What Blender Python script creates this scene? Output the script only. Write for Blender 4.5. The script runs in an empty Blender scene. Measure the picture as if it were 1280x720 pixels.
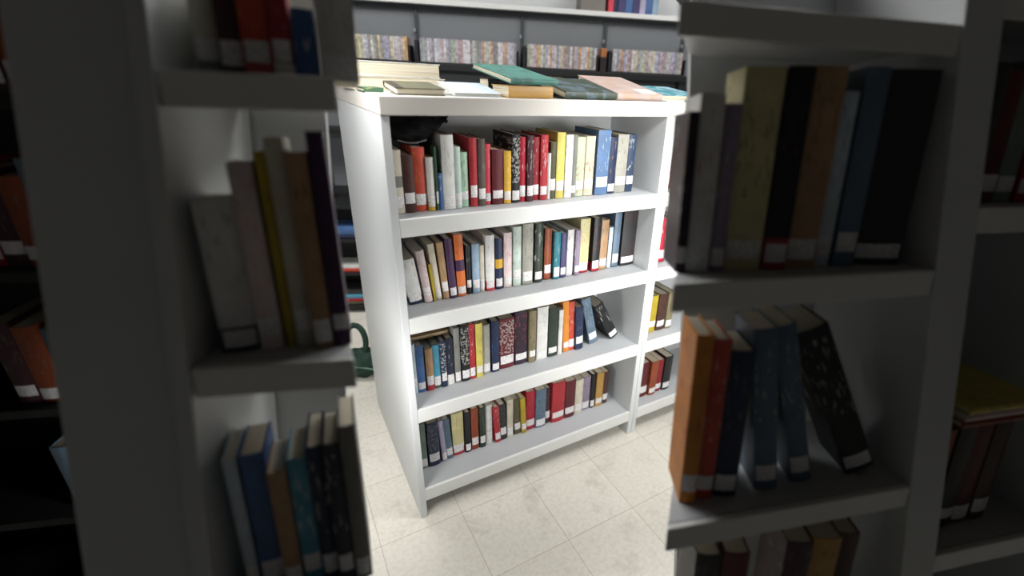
import bpy, bmesh, math, random
from math import radians as R, sin, cos, tan, pi
from mathutils import Vector, Matrix, Euler

random.seed(11)
SC = bpy.context.scene
COL = SC.collection

# ------------------------------------------------------------------ camera
F_PX = 590.0                      # focal length in pixels of the 1280 px wide frame
PITCH, ROLL, CAM_H = R(23.88), R(2.78), 1.6
fw = Vector((0, cos(PITCH), -sin(PITCH)))
rt = Vector((1, 0, 0))
up = rt.cross(fw)
r2 = cos(ROLL) * rt + sin(ROLL) * up
u2 = -sin(ROLL) * rt + cos(ROLL) * up
cd = bpy.data.cameras.new('camera')
cd.sensor_width = 36.0
cd.lens = F_PX / 1280 * 36.0
cd.shift_x = -60 / 1280           # principal point a little right of the frame's centre
cd.clip_start = 0.02
cd.dof.use_dof = True
cd.dof.focus_distance = 1.75
cd.dof.aperture_fstop = 1.05
cam = bpy.data.objects.new('camera', cd)
M = Matrix((r2, u2, -fw)).transposed().to_4x4()
M.translation = Vector((0, 0, CAM_H))
cam.matrix_world = M
COL.objects.link(cam)
SC.camera = cam

# ------------------------------------------------------------------ exposure, world
SC.view_settings.view_transform = 'Standard'
SC.view_settings.look = 'None'
SC.view_settings.exposure = 0.38
SC.view_settings.gamma = 1.0
SC.view_settings.use_curve_mapping = False
w = bpy.data.worlds.new('world'); SC.world = w; w.use_nodes = True
w.node_tree.nodes['Background'].inputs[0].default_value = (0.9, 0.95, 1.0, 1)
w.node_tree.nodes['Background'].inputs[1].default_value = 0.026
ADDED_STRIP_W = (11.0, 3.2, 8.0, 7.0, 5.2)   # unseen strip lamps added behind the two-bay case (high, middle, low) and the one-bay case (high, low)
PANEL_W = 24.0                    # each ceiling panel lamp

# ------------------------------------------------------------------ frames of the place
TH = R(32.0)                      # the bookcase row runs 32 degrees off the camera's right
ORI = Vector((-0.498, 1.316, 0))
A = Vector((cos(TH), sin(TH), 0)); B = Vector((-sin(TH), cos(TH), 0)); Z = Vector((0, 0, 1))
YW = R(9.0)                       # the media wall behind
WA = Vector((cos(YW), sin(YW), 0)); WB = Vector((-sin(YW), cos(YW), 0))
W0 = Vector((-1.42, 3.0, 0))


def mat4(x, y, z, o):
    m = Matrix((x, y, z)).transposed().to_4x4()
    m.translation = o
    return m


# ------------------------------------------------------------------ materials
def lin(h):
    h = h.lstrip('#')
    v = [int(h[i:i + 2], 16) / 255 for i in (0, 2, 4)]
    return tuple(c / 12.92 if c <= .04045 else ((c + .055) / 1.055) ** 2.4 for c in v) + (1,)


MATS = {}


def base_mat(name, rough=.5, spec=.5):
    m = bpy.data.materials.new(name); m.use_nodes = True
    b = m.node_tree.nodes['Principled BSDF']
    b.inputs['Roughness'].default_value = rough
    b.inputs['Specular IOR Level'].default_value = spec
    return m, m.node_tree.nodes, m.node_tree.links, b


def plain(name, hexa, rough=.5, var=.06, scale=6.0, spec=.4, bump=0.0, metal=0.0):
    """a colour with a slight procedural unevenness"""
    if name in MATS: return MATS[name]
    m, N, L, b = base_mat(name, rough, spec)
    b.inputs['Metallic'].default_value = metal
    tc = N.new('ShaderNodeTexCoord'); nz = N.new('ShaderNodeTexNoise')
    nz.inputs['Scale'].default_value = scale; nz.inputs['Detail'].default_value = 4
    L.new(tc.outputs['Object'], nz.inputs['Vector'])
    rp = N.new('ShaderNodeValToRGB')
    c = lin(hexa)
    rp.color_ramp.elements[0].position = .3; rp.color_ramp.elements[1].position = .7
    rp.color_ramp.elements[0].color = tuple(x * (1 - var) for x in c[:3]) + (1,)
    rp.color_ramp.elements[1].color = tuple(min(1, x * (1 + var)) for x in c[:3]) + (1,)
    L.new(nz.outputs['Fac'], rp.inputs['Fac']); L.new(rp.outputs['Color'], b.inputs['Base Color'])
    if bump:
        bp = N.new('ShaderNodeBump'); bp.inputs['Strength'].default_value = bump; bp.inputs['Distance'].default_value = .004
        L.new(nz.outputs['Fac'], bp.inputs['Height']); L.new(bp.outputs['Normal'], b.inputs['Normal'])
    MATS[name] = m
    return m


PAL = dict(cream='#cdc6b4', brown='#4a302b', vermilion='#c24c3b', white='#d9d8d2', green='#3b5a44', blue='#48699b',
           paper='#d6d6d3', mint='#bcd0c8', palegreen='#a9c6ae', red='#a83038', umber='#5b504a', rose='#cb4552',
           maroon='#5e2229', yellow='#cda23a', black='#1d1e21', crimson='#a52032', plumbrown='#46292f', darkred='#862029',
           olive='#55543f', lemon='#cdbf62', grey='#7d7d78', celery='#b9c2a6', blush='#cabda8', denim='#587499',
           navy='#252f4b', stone='#9c9b91', ink='#2b3a52', pinkwhite='#d9c8c6', mustard='#b09a2f', tan='#ac8a66',
           purple='#43294a', orange='#d06f38', sky='#93abc0', eggshell='#bfcdc4', forest='#2e3a30', rust='#8a4428',
           teal='#3c746a', petrol='#2d7885', indigo='#45426a', mauve='#8d8094', straw='#c9c190', ice='#bfcdd8', slate='#5d7183',
           charcoal='#2f2e30', cyan='#4d94ae', midnight='#232a3a', aubergine='#332733', khaki='#7d745a', amber='#d98a36',
           sage='#6f8073', lavender='#a9a3bd', ochre='#b9904d', dusty='#a8958f', dark='#26221f')


def book_mat(col, acc, mode):
    """cloth or paper binding with printed lettering-like marks, a band, a foot or specks"""
    key = 'binding_%s_%s_%s' % (col, acc, mode)
    if key in MATS: return MATS[key]
    m, N, L, b = base_mat(key, .45, .4)
    tc = N.new('ShaderNodeTexCoord'); oi = N.new('ShaderNodeObjectInfo')
    ad = N.new('ShaderNodeVectorMath'); ad.operation = 'ADD'
    cm = N.new('ShaderNodeCombineXYZ')
    ml = N.new('ShaderNodeMath'); ml.operation = 'MULTIPLY'; ml.inputs[1].default_value = 17.0
    L.new(oi.outputs['Random'], ml.inputs[0])
    for i in range(3): L.new(ml.outputs[0], cm.inputs[i])
    L.new(tc.outputs['Object'], ad.inputs[0]); L.new(cm.outputs[0], ad.inputs[1])
    # uneven cloth
    n1 = N.new('ShaderNodeTexNoise'); n1.inputs['Scale'].default_value = 18; n1.inputs['Detail'].default_value = 5
    L.new(ad.outputs[0], n1.inputs['Vector'])
    c = lin(PAL[col]); a = lin(PAL[acc])
    rp = N.new('ShaderNodeValToRGB')
    rp.color_ramp.elements[0].position = .32; rp.color_ramp.elements[1].position = .68
    rp.color_ramp.elements[0].color = tuple(x * .86 for x in c[:3]) + (1,)
    rp.color_ramp.elements[1].color = tuple(min(1, x * 1.12) for x in c[:3]) + (1,)
    L.new(n1.outputs['Fac'], rp.inputs['Fac'])
    # marks
    mp = N.new('ShaderNodeMapping')
    sc = {'title': (170, 30, 34), 'foot': (170, 30, 32), 'specks': (90, 40, 80), 'lettering': (120, 30, 110), 'band': (150, 30, 34), 'picture': (30, 20, 26)}[mode]
    mp.inputs['Scale'].default_value = sc
    L.new(ad.outputs[0], mp.inputs['Vector'])
    n2 = N.new('ShaderNodeTexNoise'); n2.inputs['Scale'].default_value = 1.0; n2.inputs['Detail'].default_value = 2.0
    L.new(mp.outputs[0], n2.inputs['Vector'])
    th = {'title': .6, 'foot': .62, 'specks': .6, 'lettering': .5, 'band': .62, 'picture': .52}[mode]
    gt = N.new('ShaderNodeMapRange'); gt.inputs['From Min'].default_value = th; gt.inputs['From Max'].default_value = th + .05
    L.new(n2.outputs['Fac'], gt.inputs['Value'])
    sp = N.new('ShaderNodeSeparateXYZ'); L.new(tc.outputs['Generated'], sp.inputs[0])

    def rng(lo, hi):
        g1 = N.new('ShaderNodeMath'); g1.operation = 'GREATER_THAN'; g1.inputs[1].default_value = lo
        g2 = N.new('ShaderNodeMath'); g2.operation = 'LESS_THAN'; g2.inputs[1].default_value = hi
        mu = N.new('ShaderNodeMath'); mu.operation = 'MULTIPLY'
        L.new(sp.outputs['Z'], g1.inputs[0]); L.new(sp.outputs['Z'], g2.inputs[0])
        L.new(g1.outputs[0], mu.inputs[0]); L.new(g2.outputs[0], mu.inputs[1])
        return mu.outputs[0]
    z0, z1 = {'title': (.38, .93), 'foot': (.4, .92), 'specks': (.05, .6), 'lettering': (.3, .95), 'band': (.45, .9), 'picture': (.1, .95)}[mode]
    mk = N.new('ShaderNodeMath'); mk.operation = 'MULTIPLY'
    L.new(gt.outputs[0], mk.inputs[0]); L.new(rng(z0, z1), mk.inputs[1])
    f = N.new('ShaderNodeMath'); f.operation = 'MULTIPLY'; f.inputs[1].default_value = .42
    L.new(mk.outputs[0], f.inputs[0])
    fac = f.outputs[0]
    if mode in ('foot', 'band'):
        z = (0, .17) if mode == 'foot' else (.42, .6)
        mx = N.new('ShaderNodeMath'); mx.operation = 'MAXIMUM'
        L.new(fac, mx.inputs[0]); L.new(rng(*z), mx.inputs[1]); fac = mx.outputs[0]
    mix = N.new('ShaderNodeMix'); mix.data_type = 'RGBA'
    L.new(fac, mix.inputs['Factor']); L.new(rp.outputs['Color'], mix.inputs[6]); mix.inputs[7].default_value = a
    L.new(mix.outputs[2], b.inputs['Base Color'])
    MATS[key] = m
    return m


def page_mat():
    if 'pages' in MATS: return MATS['pages']
    m, N, L, b = base_mat('pages', .8, .2)
    tc = N.new('ShaderNodeTexCoord'); mp = N.new('ShaderNodeMapping'); mp.inputs['Scale'].default_value = (900, 3, 3)
    nz = N.new('ShaderNodeTexNoise'); nz.inputs['Scale'].default_value = 1; nz.inputs['Detail'].default_value = 1
    rp = N.new('ShaderNodeValToRGB')
    rp.color_ramp.elements[0].color = lin('#b5aa92'); rp.color_ramp.elements[1].color = lin('#ded7c6')
    rp.color_ramp.elements[0].position = .35; rp.color_ramp.elements[1].position = .65
    L.new(tc.outputs['Object'], mp.inputs[0]); L.new(mp.outputs[0], nz.inputs['Vector'])
    L.new(nz.outputs['Fac'], rp.inputs[0]); L.new(rp.outputs[0], b.inputs['Base Color'])
    MATS['pages'] = m
    return m


def sticker_mat():
    """white call-number sticker with small dark print"""
    if 'sticker' in MATS: return MATS['sticker']
    m, N, L, b = base_mat('sticker', .5, .3)
    tc = N.new('ShaderNodeTexCoord'); mp = N.new('ShaderNodeMapping'); mp.inputs['Scale'].default_value = (420, 10, 300)
    nz = N.new('ShaderNodeTexNoise'); nz.inputs['Scale'].default_value = 1; nz.inputs['Detail'].default_value = 1
    rp = N.new('ShaderNodeValToRGB')
    rp.color_ramp.elements[0].color = lin('#e6e4e3'); rp.color_ramp.elements[1].color = lin('#a9a5ad')
    rp.color_ramp.elements[0].position = .54; rp.color_ramp.elements[1].position = .66
    oi = N.new('ShaderNodeObjectInfo'); ad = N.new('ShaderNodeVectorMath'); ad.operation = 'ADD'
    L.new(mp.outputs[0], ad.inputs[0]); L.new(oi.outputs['Random'], ad.inputs[1])
    L.new(tc.outputs['Object'], mp.inputs[0]); L.new(ad.outputs[0], nz.inputs['Vector'])
    L.new(nz.outputs['Fac'], rp.inputs[0]); L.new(rp.outputs[0], b.inputs['Base Color'])
    MATS['sticker'] = m
    return m


WHITE = plain('white_laminate', '#d3d6d7', .38, .025, 3.0)
WHITE_EDGE = plain('white_edge_banding', '#dedfdd', .35, .02, 4.0)
SHELF = plain('pale_grey_shaded_shelf_board', '#b6b9bc', .42, .03, 5.0)  # greyish board, its colour also carrying the dimmer light on shelf tops
STEEL = plain('grey_painted_steel', '#75797d', .42, .05, 2.0)
DARKSTEEL = plain('dark_grey_steel', '#3e4347', .45, .05, 3.0)
BLACK = plain('black_laminate', '#1b1c1e', .5, .1, 6.0)


# ------------------------------------------------------------------ mesh helpers
class MB:
    """collects shapes given in one frame and links them as ONE mesh object"""
    def __init__(s): s.v = []; s.f = []

    def hexa(s, p):                      # 8 corners: bottom ring then top ring
        n = len(s.v); s.v += [Vector(q) for q in p]
        s.f += [[n + i for i in q] for q in ((3, 2, 1, 0), (4, 5, 6, 7), (0, 1, 5, 4), (1, 2, 6, 5), (2, 3, 7, 6), (3, 0, 4, 7))]
        return s

    def box(s, x0, x1, y0, y1, z0, z1):
        return s.hexa([(x0, y0, z0), (x1, y0, z0), (x1, y1, z0), (x0, y1, z0), (x0, y0, z1), (x1, y0, z1), (x1, y1, z1), (x0, y1, z1)])

    def extrude(s, ring, dz, z0=0.0):    # ring of (x, y), counter-clockwise
        n = len(s.v); k = len(ring)
        s.v += [Vector((x, y, z0)) for x, y in ring] + [Vector((x, y, z0 + dz)) for x, y in ring]
        s.f += [[n + i for i in range(k - 1, -1, -1)], [n + k + i for i in range(k)]]
        s.f += [[n + i, n + (i + 1) % k, n + k + (i + 1) % k, n + k + i] for i in range(k)]
        return s

    def mesh(s, name):
        me = bpy.data.meshes.new(name); me.from_pydata(s.v, [], s.f); me.update()
        bm = bmesh.new(); bm.from_mesh(me); bmesh.ops.recalc_face_normals(bm, faces=bm.faces); bm.to_mesh(me); bm.free()
        return me

    def build(s, name, m, parent=None, bevel=0.0, seg=2):
        return link(name, s.mesh(name), m, parent, bevel, seg)


def link(name, me, m, parent=None, bevel=0.0, seg=2):
    o = bpy.data.objects.new(name, me); COL.objects.link(o)
    if m and not me.materials: me.materials.append(m)
    if parent: o.parent = parent
    if bevel:
        md = o.modifiers.new('bevel', 'BEVEL'); md.width = bevel; md.segments = seg; md.limit_method = 'ANGLE'
    return o


def tag(o, label, cat, group=None):
    o['label'] = label; o['category'] = cat
    if group: o['group'] = group
    return o


def empty(name, mw, label, cat, group=None):
    o = bpy.data.objects.new(name, None); COL.objects.link(o)
    o.matrix_world = mw; o.empty_display_size = .05
    return tag(o, label, cat, group)


def struct(o): o['kind'] = 'structure'; return o


def tube(name, pts, rad, m, parent=None):
    cu = bpy.data.curves.new(name, 'CURVE'); cu.dimensions = '3D'; cu.bevel_depth = rad; cu.bevel_resolution = 3
    sp = cu.splines.new('POLY'); sp.points.add(len(pts) - 1)
    for q, p in zip(sp.points, pts): q.co = (*p, 1)
    cu.use_fill_caps = True
    o = bpy.data.objects.new(name + '_curve', cu); COL.objects.link(o)
    me = bpy.data.meshes.new_from_object(o.evaluated_get(bpy.context.evaluated_depsgraph_get()))
    bpy.data.objects.remove(o); bpy.data.curves.remove(cu)
    for p in me.polygons: p.use_smooth = True
    me.materials.clear(); me.name = name
    return link(name, me, m, parent)


# ------------------------------------------------------------------ the room
def floor_mat():
    m, N, L, b = base_mat('vinyl_tile_floor', .32, .35)
    tc = N.new('ShaderNodeTexCoord'); br = N.new('ShaderNodeTexBrick')
    br.offset = 0; br.squash = 1
    br.inputs['Scale'].default_value = 1.0; br.inputs['Brick Width'].default_value = .31; br.inputs['Row Height'].default_value = .31
    br.inputs['Mortar Size'].default_value = .0017; br.inputs['Mortar Smooth'].default_value = .3
    br.inputs['Color1'].default_value = lin('#dedad0'); br.inputs['Color2'].default_value = lin('#d9d5ca')
    br.inputs['Mortar'].default_value = lin('#bdb6a9')
    L.new(tc.outputs['Object'], br.inputs['Vector'])
    nz = N.new('ShaderNodeTexNoise'); nz.inputs['Scale'].default_value = 5; nz.inputs['Detail'].default_value = 8; nz.inputs['Roughness'].default_value = .65
    L.new(tc.outputs['Object'], nz.inputs['Vector'])
    rp = N.new('ShaderNodeValToRGB'); rp.color_ramp.elements[0].position = .54; rp.color_ramp.elements[1].position = .76
    rp.color_ramp.elements[0].color = (0, 0, 0, 1); rp.color_ramp.elements[1].color = (.5, .5, .5, 1)
    L.new(nz.outputs['Fac'], rp.inputs[0])
    mx = N.new('ShaderNodeMix'); mx.data_type = 'RGBA'; mx.inputs[7].default_value = lin('#9b9486')
    L.new(rp.outputs[0], mx.inputs['Factor']); L.new(br.outputs['Color'], mx.inputs[6])
    # fine specks and scuffs
    n3 = N.new('ShaderNodeTexNoise'); n3.inputs['Scale'].default_value = 60; n3.inputs['Detail'].default_value = 3
    L.new(tc.outputs['Object'], n3.inputs['Vector'])
    r3 = N.new('ShaderNodeValToRGB'); r3.color_ramp.elements[0].position = .3; r3.color_ramp.elements[1].position = .6
    r3.color_ramp.elements[0].color = (.9, .89, .87, 1); r3.color_ramp.elements[1].color = (1, 1, 1, 1)
    L.new(n3.outputs['Fac'], r3.inputs[0])
    m2 = N.new('ShaderNodeMix'); m2.data_type = 'RGBA'; m2.blend_type = 'MULTIPLY'; m2.inputs['Factor'].default_value = 1
    L.new(mx.outputs[2], m2.inputs[6]); L.new(r3.outputs[0], m2.inputs[7])
    L.new(m2.outputs[2], b.inputs['Base Color'])
    return m


fl = MB().box(-5, 6, -5, 6, -.05, 0).build('floor', floor_mat())
# tile joints run with the bookcase row; one joint 48 mm in front of the case
fl.matrix_world = mat4(A, B, Z, ORI + A * .147 - B * .048)
struct(fl)
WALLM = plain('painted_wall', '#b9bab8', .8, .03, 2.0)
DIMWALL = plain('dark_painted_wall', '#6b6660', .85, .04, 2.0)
mw = mat4(WA, WB, Z, W0)
o = MB().box(-2.2, 5.2, .95, 1.05, 0, 3.0).build('wall_back', WALLM); o.matrix_world = mw; struct(o)
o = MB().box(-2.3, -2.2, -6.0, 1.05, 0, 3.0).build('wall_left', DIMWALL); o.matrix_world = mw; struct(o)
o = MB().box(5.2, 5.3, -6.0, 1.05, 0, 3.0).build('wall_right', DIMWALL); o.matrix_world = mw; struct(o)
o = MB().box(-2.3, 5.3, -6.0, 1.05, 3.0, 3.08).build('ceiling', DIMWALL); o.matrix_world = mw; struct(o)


# ------------------------------------------------------------------ lamps
def added_strip_lamp(p, along, aim, length, watts, label):
    """an unseen strip lamp added to light the white bookcase: dark trough, white reflector, mounted on the back of a case"""
    x = Vector(along).normalized(); z = -Vector(aim).normalized()
    z = (z - x * z.dot(x)).normalized(); y = z.cross(x)
    e = empty('added_strip_lamp', mat4(x, y, z, Vector(p)), label, 'lamp', 'added strip lamps behind the shaded cases')
    l2 = length / 2
    MB().box(-l2, l2, -.07, .07, .03, .045).box(-l2, l2, -.07, -.062, -.03, .03).box(-l2, l2, .062, .07, -.03, .03).build('added_lamp_trough', DARKSTEEL, e, .002)
    for sx in (-l2 - .006, l2): MB().box(sx, sx + .006, -.07, .07, -.03, .045).build('end_cap', BLACK, e)
    ld = bpy.data.lights.new('added_strip_light', 'AREA'); ld.shape = 'RECTANGLE'; ld.size = length * .96; ld.size_y = .11; ld.energy = watts; ld.color = (1.0, .99, .97)
    lo = bpy.data.objects.new('added_strip_light', ld); COL.objects.link(lo); lo.parent = e; lo.location = (0, 0, .022)


def ceiling_panel(x, y, rz, sx, sy, watts, label):
    e = empty('ceiling_panel_lamp', Matrix.Translation((x, y, 3.0)) @ Matrix.Rotation(rz, 4, 'Z'), label, 'lamp', 'ceiling panel lamps')
    f = MB()
    for a in ((-sx / 2 - .03, sx / 2 + .03, -sy / 2 - .03, -sy / 2), (-sx / 2 - .03, sx / 2 + .03, sy / 2, sy / 2 + .03), (-sx / 2 - .03, -sx / 2, -sy / 2, sy / 2), (sx / 2, sx / 2 + .03, -sy / 2, sy / 2)):
        f.box(*a, -.06, 0)
    f.build('lamp_frame', WHITE, e)
    ld = bpy.data.lights.new('panel_lamp', 'AREA'); ld.shape = 'RECTANGLE'; ld.size = sx; ld.size_y = sy; ld.energy = watts; ld.color = (1.0, .99, .97)
    lo = bpy.data.objects.new('panel_lamp', ld); COL.objects.link(lo); lo.parent = e; lo.location = (0, 0, -.03)


ceiling_panel(-.35, 2.0, TH, 1.2, .6, PANEL_W, 'square ceiling panel lamp above the white bookcase')
ceiling_panel(1.3, 2.7, TH, 1.2, .6, PANEL_W, 'square ceiling panel lamp above the adjoining bookcase')
ceiling_panel(-1.7, 2.2, TH, 1.2, .6, PANEL_W, 'square ceiling panel lamp above the side passage')

# ------------------------------------------------------------------ the white bookcase and its neighbour
CW, CD, CH, TT = 1.044, .80, 1.54, .05
SH = [1.203, .875, .515, .139]
TK = .056


def bookcase(mw, label):
    e = empty('bookcase', mw, label, 'bookcase', 'white bookcases in one row')
    for x in (0, CW - .024):
        MB().box(x, x + .024, 0, CD, 0, CH - TT).build('side_panel', WHITE, e, .002)
    MB().box(-.001, CW + .0, -.006, CD + .008, CH - TT, CH).build('top_panel', plain('warm_white_top', '#cfcbc4', .4, .03, 4.0), e, .003)
    MB().box(.024, CW - .024, .345, .36, .08, CH - TT).build('back_panel', WHITE, e)
    for z in SH:
        s = MB().box(.0242, CW - .0242, .012, .345, z - TK + .012, z - .001).build('shelf', SHELF, e, .001)
        MB().box(.0242, CW - .0242, 0, .0118, z - TK, z).build('shelf_edge', WHITE_EDGE, s, .002)
        s = MB().box(.0242, CW - .0242, .36, CD - .012, z - TK + .012, z - .001).build('rear_shelf', SHELF, e, .001)
        MB().box(.0242, CW - .0242, CD - .0118, CD, z - TK, z).build('shelf_edge', WHITE_EDGE, s, .002)
    MB().box(.024, CW - .024, .2, .215, 0, SH[3] - TK).build('toe_kick', DARKSTEEL, e)
    return e


def copy_tree(o, parent=None):
    c = o.copy(); COL.objects.link(c)
    if parent:
        c.parent = parent; c.matrix_parent_inverse = o.matrix_parent_inverse.copy()
    for ch in o.children: copy_tree(ch, c)
    return c


case_m = mat4(A, B, Z, ORI)
case = bookcase(case_m, 'white open-sided bookcase with four full shelves and books piled on top')
nb = copy_tree(case)
nb.matrix_world = mat4(A, B, Z, ORI + A * (CW + .0015))
nb['label'] = 'white bookcase adjoining in the row, mostly hidden behind the shaded two-bay case'
for ch in nb.children:
    if ch.name.startswith('top_panel'):
        ch.data = ch.data.copy()
        for v in ch.data.vertices:
            if v.co.x < 0: v.co.x = 0

# ------------------------------------------------------------------ books
LABELS = {}


def uniq(label):
    LABELS[label] = LABELS.get(label, 0) + 1
    if LABELS[label] > 1: print('DUP LABEL', label)
    if not 4 <= len(label.split()) <= 16: print('LABEL LENGTH', len(label.split()), label)
    return label


def book(mw, w, d, h, col, acc, mode, label, group, sticker=True, hard=True, name='book'):
    """spine in the local plane y = 0, standing on z = 0, from x = 0 to w"""
    e = empty(name, mw, uniq(label), 'book', group)
    t = min(.0026, w * .2)
    ov = .003 if hard else .0
    cv = MB()
    if w > .012:                         # gently rounded spine
        k = 6; outer = [(w * (1 - i / k), .0035 - .0035 * sin(pi * i / k)) for i in range(k + 1)]
        inner = [(t + (w - 2 * t) * i / k, .0035 + t - .0035 * sin(pi * i / k)) for i in range(k + 1)]
        ring = [(0, .0035)] + [(0, d), (t, d)] + [(x, y) for x, y in inner] + [(w - t, d), (w, d)] + outer[:-1]
    else:
        ring = [(0, 0), (0, d), (t, d), (t, t), (w - t, t), (w - t, d), (w, d), (w, 0)]
    cv.extrude(ring, h)
    cv.build('cover', book_mat(col, acc, mode), e)
    MB().box(t + .0002, w - t - .0002, .0035 + t + .0004, d - ov - .001, ov, h - ov - (.0 if hard else .0015)).build('page_block', page_mat(), e)
    if sticker:
        z = random.uniform(.008, .03); sh = random.uniform(.026, .04)
        k = 4; x0, x1 = w * .06, w * .94
        arc = lambda x: (.0035 - .0035 * sin(pi * (x / w))) if w > .012 else 0
        out = [(x0 + (x1 - x0) * i / k, arc(x0 + (x1 - x0) * i / k) - .0009) for i in range(k + 1)]
        inn = [(x, y + .0007) for x, y in reversed(out)]
        MB().extrude(out + inn, sh, z).build('call_label', sticker_mat(), e)['label'] = 'white call-number sticker at the foot of the spine'
    return e


SHORT = dict(vermilion='orange-red', palegreen='pale green', plumbrown='plum', darkred='dark red', pinkwhite='pinkish', paper='white',
             eggshell='greenish white', straw='straw yellow', ice='ice blue', celery='cream-green', blush='cream-pink', midnight='dark navy', ink='ink blue')


def mode_of(desc):
    for k in ('specks', 'lettering', 'picture'):
        if k in desc: return k
    if 'band' in desc or 'block' in desc: return 'band'
    if 'foot' in desc and 'label' not in desc: return 'foot'
    return 'title'


def row(table, fr, setback, depth, shelf, group, ymax=.33, xmin=.0255, xmax=1.0185, yaw=0.0, hmax=.26):
    """a row of books on one shelf; fr is the shelf frame (front edge, x along, y inward, z up)"""
    fit = 1.0
    cn = lambda r: SHORT.get(r[3], r[3])
    for attempt in range(12):
        rnd = random.Random(hash_of(group + shelf))
        prev, out = None, []
        for (x, w, h, col, acc, desc, lean) in table:
            w = (w - .0006) * fit
            h = min(h, hmax)
            y = setback + rnd.uniform(-.006, .008)
            d = min(depth * rnd.uniform(.88, 1.06), ymax - y - .006)
            ty = tan(R(yaw))
            wc = (w / cos(R(lean))) / cos(R(yaw))
            lo = xmin + max(0.0, ty) * d
            if prev is not None:
                px, pw, ph, pl, py, pd = prev
                lo = px + pw + .0009 + abs(ty) * abs(py - y)
                if lean > pl: lo += min(h, ph) * (tan(R(lean)) - tan(R(pl))) / cos(R(yaw))
            elif lean: lo = max(lo, xmin + h * sin(R(lean)))
            x = max(x * 1.0, lo)
            prev = (x, wc, h, lean, y, d)
            out.append((x, y, w, d, h))
        over = x + wc + max(0.0, -ty) * d - xmax
        if over <= 0: break
        fit *= .985
        table = [(t[0] - over * .25 - .001,) + tuple(t[1:]) for t in table]
    for i, ((x, y, w, d, h), (_, _, _, col, acc, desc, lean)) in enumerate(zip(out, table)):
        mw = fr @ Matrix.Translation((x, y, .0006)) @ Matrix.Rotation(R(yaw), 4, 'Z') @ Matrix.Rotation(R(-lean), 4, 'Y')
        if i == 0: where = 'at the panel end beside the %s one' % cn(table[1])
        elif i == len(table) - 1: where = 'last in row beside the %s one' % cn(table[i - 1])
        else: where = 'between %s and %s ones' % (cn(table[i - 1]), cn(table[i + 1]))
        lab = '%s on %s %s' % (desc, shelf, where)
        if len(lab.split()) > 16: lab = '%s on %s by the %s one' % (desc, shelf, cn(table[i - 1 if i else 1]))
        book(mw, w, d, h, col, acc, mode_of(desc), lab, group, sticker='booklet' not in desc, hard=rnd.random() < .6)


def hash_of(s): return sum(ord(c) * (i + 7) for i, c in enumerate(s))


S1 = [
    (0.0245, 0.0355, 0.187, 'cream', 'grey', 'short cream book with pale yellow band', 0),
    (0.0606, 0.0336, 0.172, 'brown', 'dark', 'worn dark brown book', 0),
    (0.0948, 0.0370, 0.192, 'vermilion', 'yellow', 'bright orange-red book with yellow foot label', 0),
    (0.1324, 0.0250, 0.163, 'white', 'yellow', 'thin white book with red foot', 0),
    (0.1580, 0.0071, 0.193, 'green', 'dark', 'very thin dark green book', 0),
    (0.1657, 0.0151, 0.114, 'blue', 'white', 'short blue booklet', 0),
    (0.1814, 0.0390, 0.227, 'paper', 'grey', 'tall plain white book', 0),
    (0.2210, 0.0210, 0.191, 'mint', 'white', 'pale mint book', 0),
    (0.2426, 0.0269, 0.173, 'palegreen', 'green', 'pale green book', 0),
    (0.2723, 0.0251, 0.216, 'red', 'dark', 'slim tall red book', 0),
    (0.3003, 0.0255, 0.213, 'umber', 'grey', 'dark taupe book with white foot label', 0),
    (0.3264, 0.0225, 0.195, 'rose', 'white', 'thin rose-red book', 0),
    (0.3495, 0.0406, 0.179, 'maroon', 'brown', 'maroon-brown book with white foot label', 0),
    (0.3907, 0.0264, 0.173, 'yellow', 'white', 'golden yellow book', 0),
    (0.4201, 0.0306, 0.225, 'black', 'white', 'tall black book with white lettering', 0),
    (0.4513, 0.0243, 0.215, 'crimson', 'white', 'crimson book', 0),
    (0.4762, 0.0247, 0.220, 'plumbrown', 'white', 'dark plum-brown book', 0),
    (0.5015, 0.0283, 0.214, 'darkred', 'white', 'dark red book', 0),
    (0.5304, 0.0287, 0.221, 'red', 'white', 'bright red book', 0),
    (0.5597, 0.0127, 0.160, 'paper', 'grey', 'short thin white booklet', 0),
    (0.5730, 0.0227, 0.197, 'olive', 'dark', 'dark olive book', 0),
    (0.5963, 0.0335, 0.228, 'lemon', 'white', 'tall lemon yellow book', 0),
    (0.6304, 0.0304, 0.220, 'paper', 'grey', 'white book with small foot label', 0),
    (0.6614, 0.0204, 0.219, 'grey', 'dark', 'narrow dark grey book', 0),
    (0.6824, 0.0351, 0.211, 'celery', 'red', 'cream-green book with red specks', 0),
    (0.7181, 0.0394, 0.213, 'blush', 'red', 'cream-pink book with red specks', 0),
    (0.7645, 0.0566, 0.234, 'denim', 'white', 'wide denim blue book', 0),
    (0.8246, 0.0349, 0.208, 'navy', 'yellow', 'navy book with yellow dot label', 0),
    (0.8630, 0.0517, 0.216, 'stone', 'olive', 'stone grey book', 0),
    (0.9153, 0.0357, 0.215, 'ink', 'white', 'dark ink-blue book', 0),
]
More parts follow.
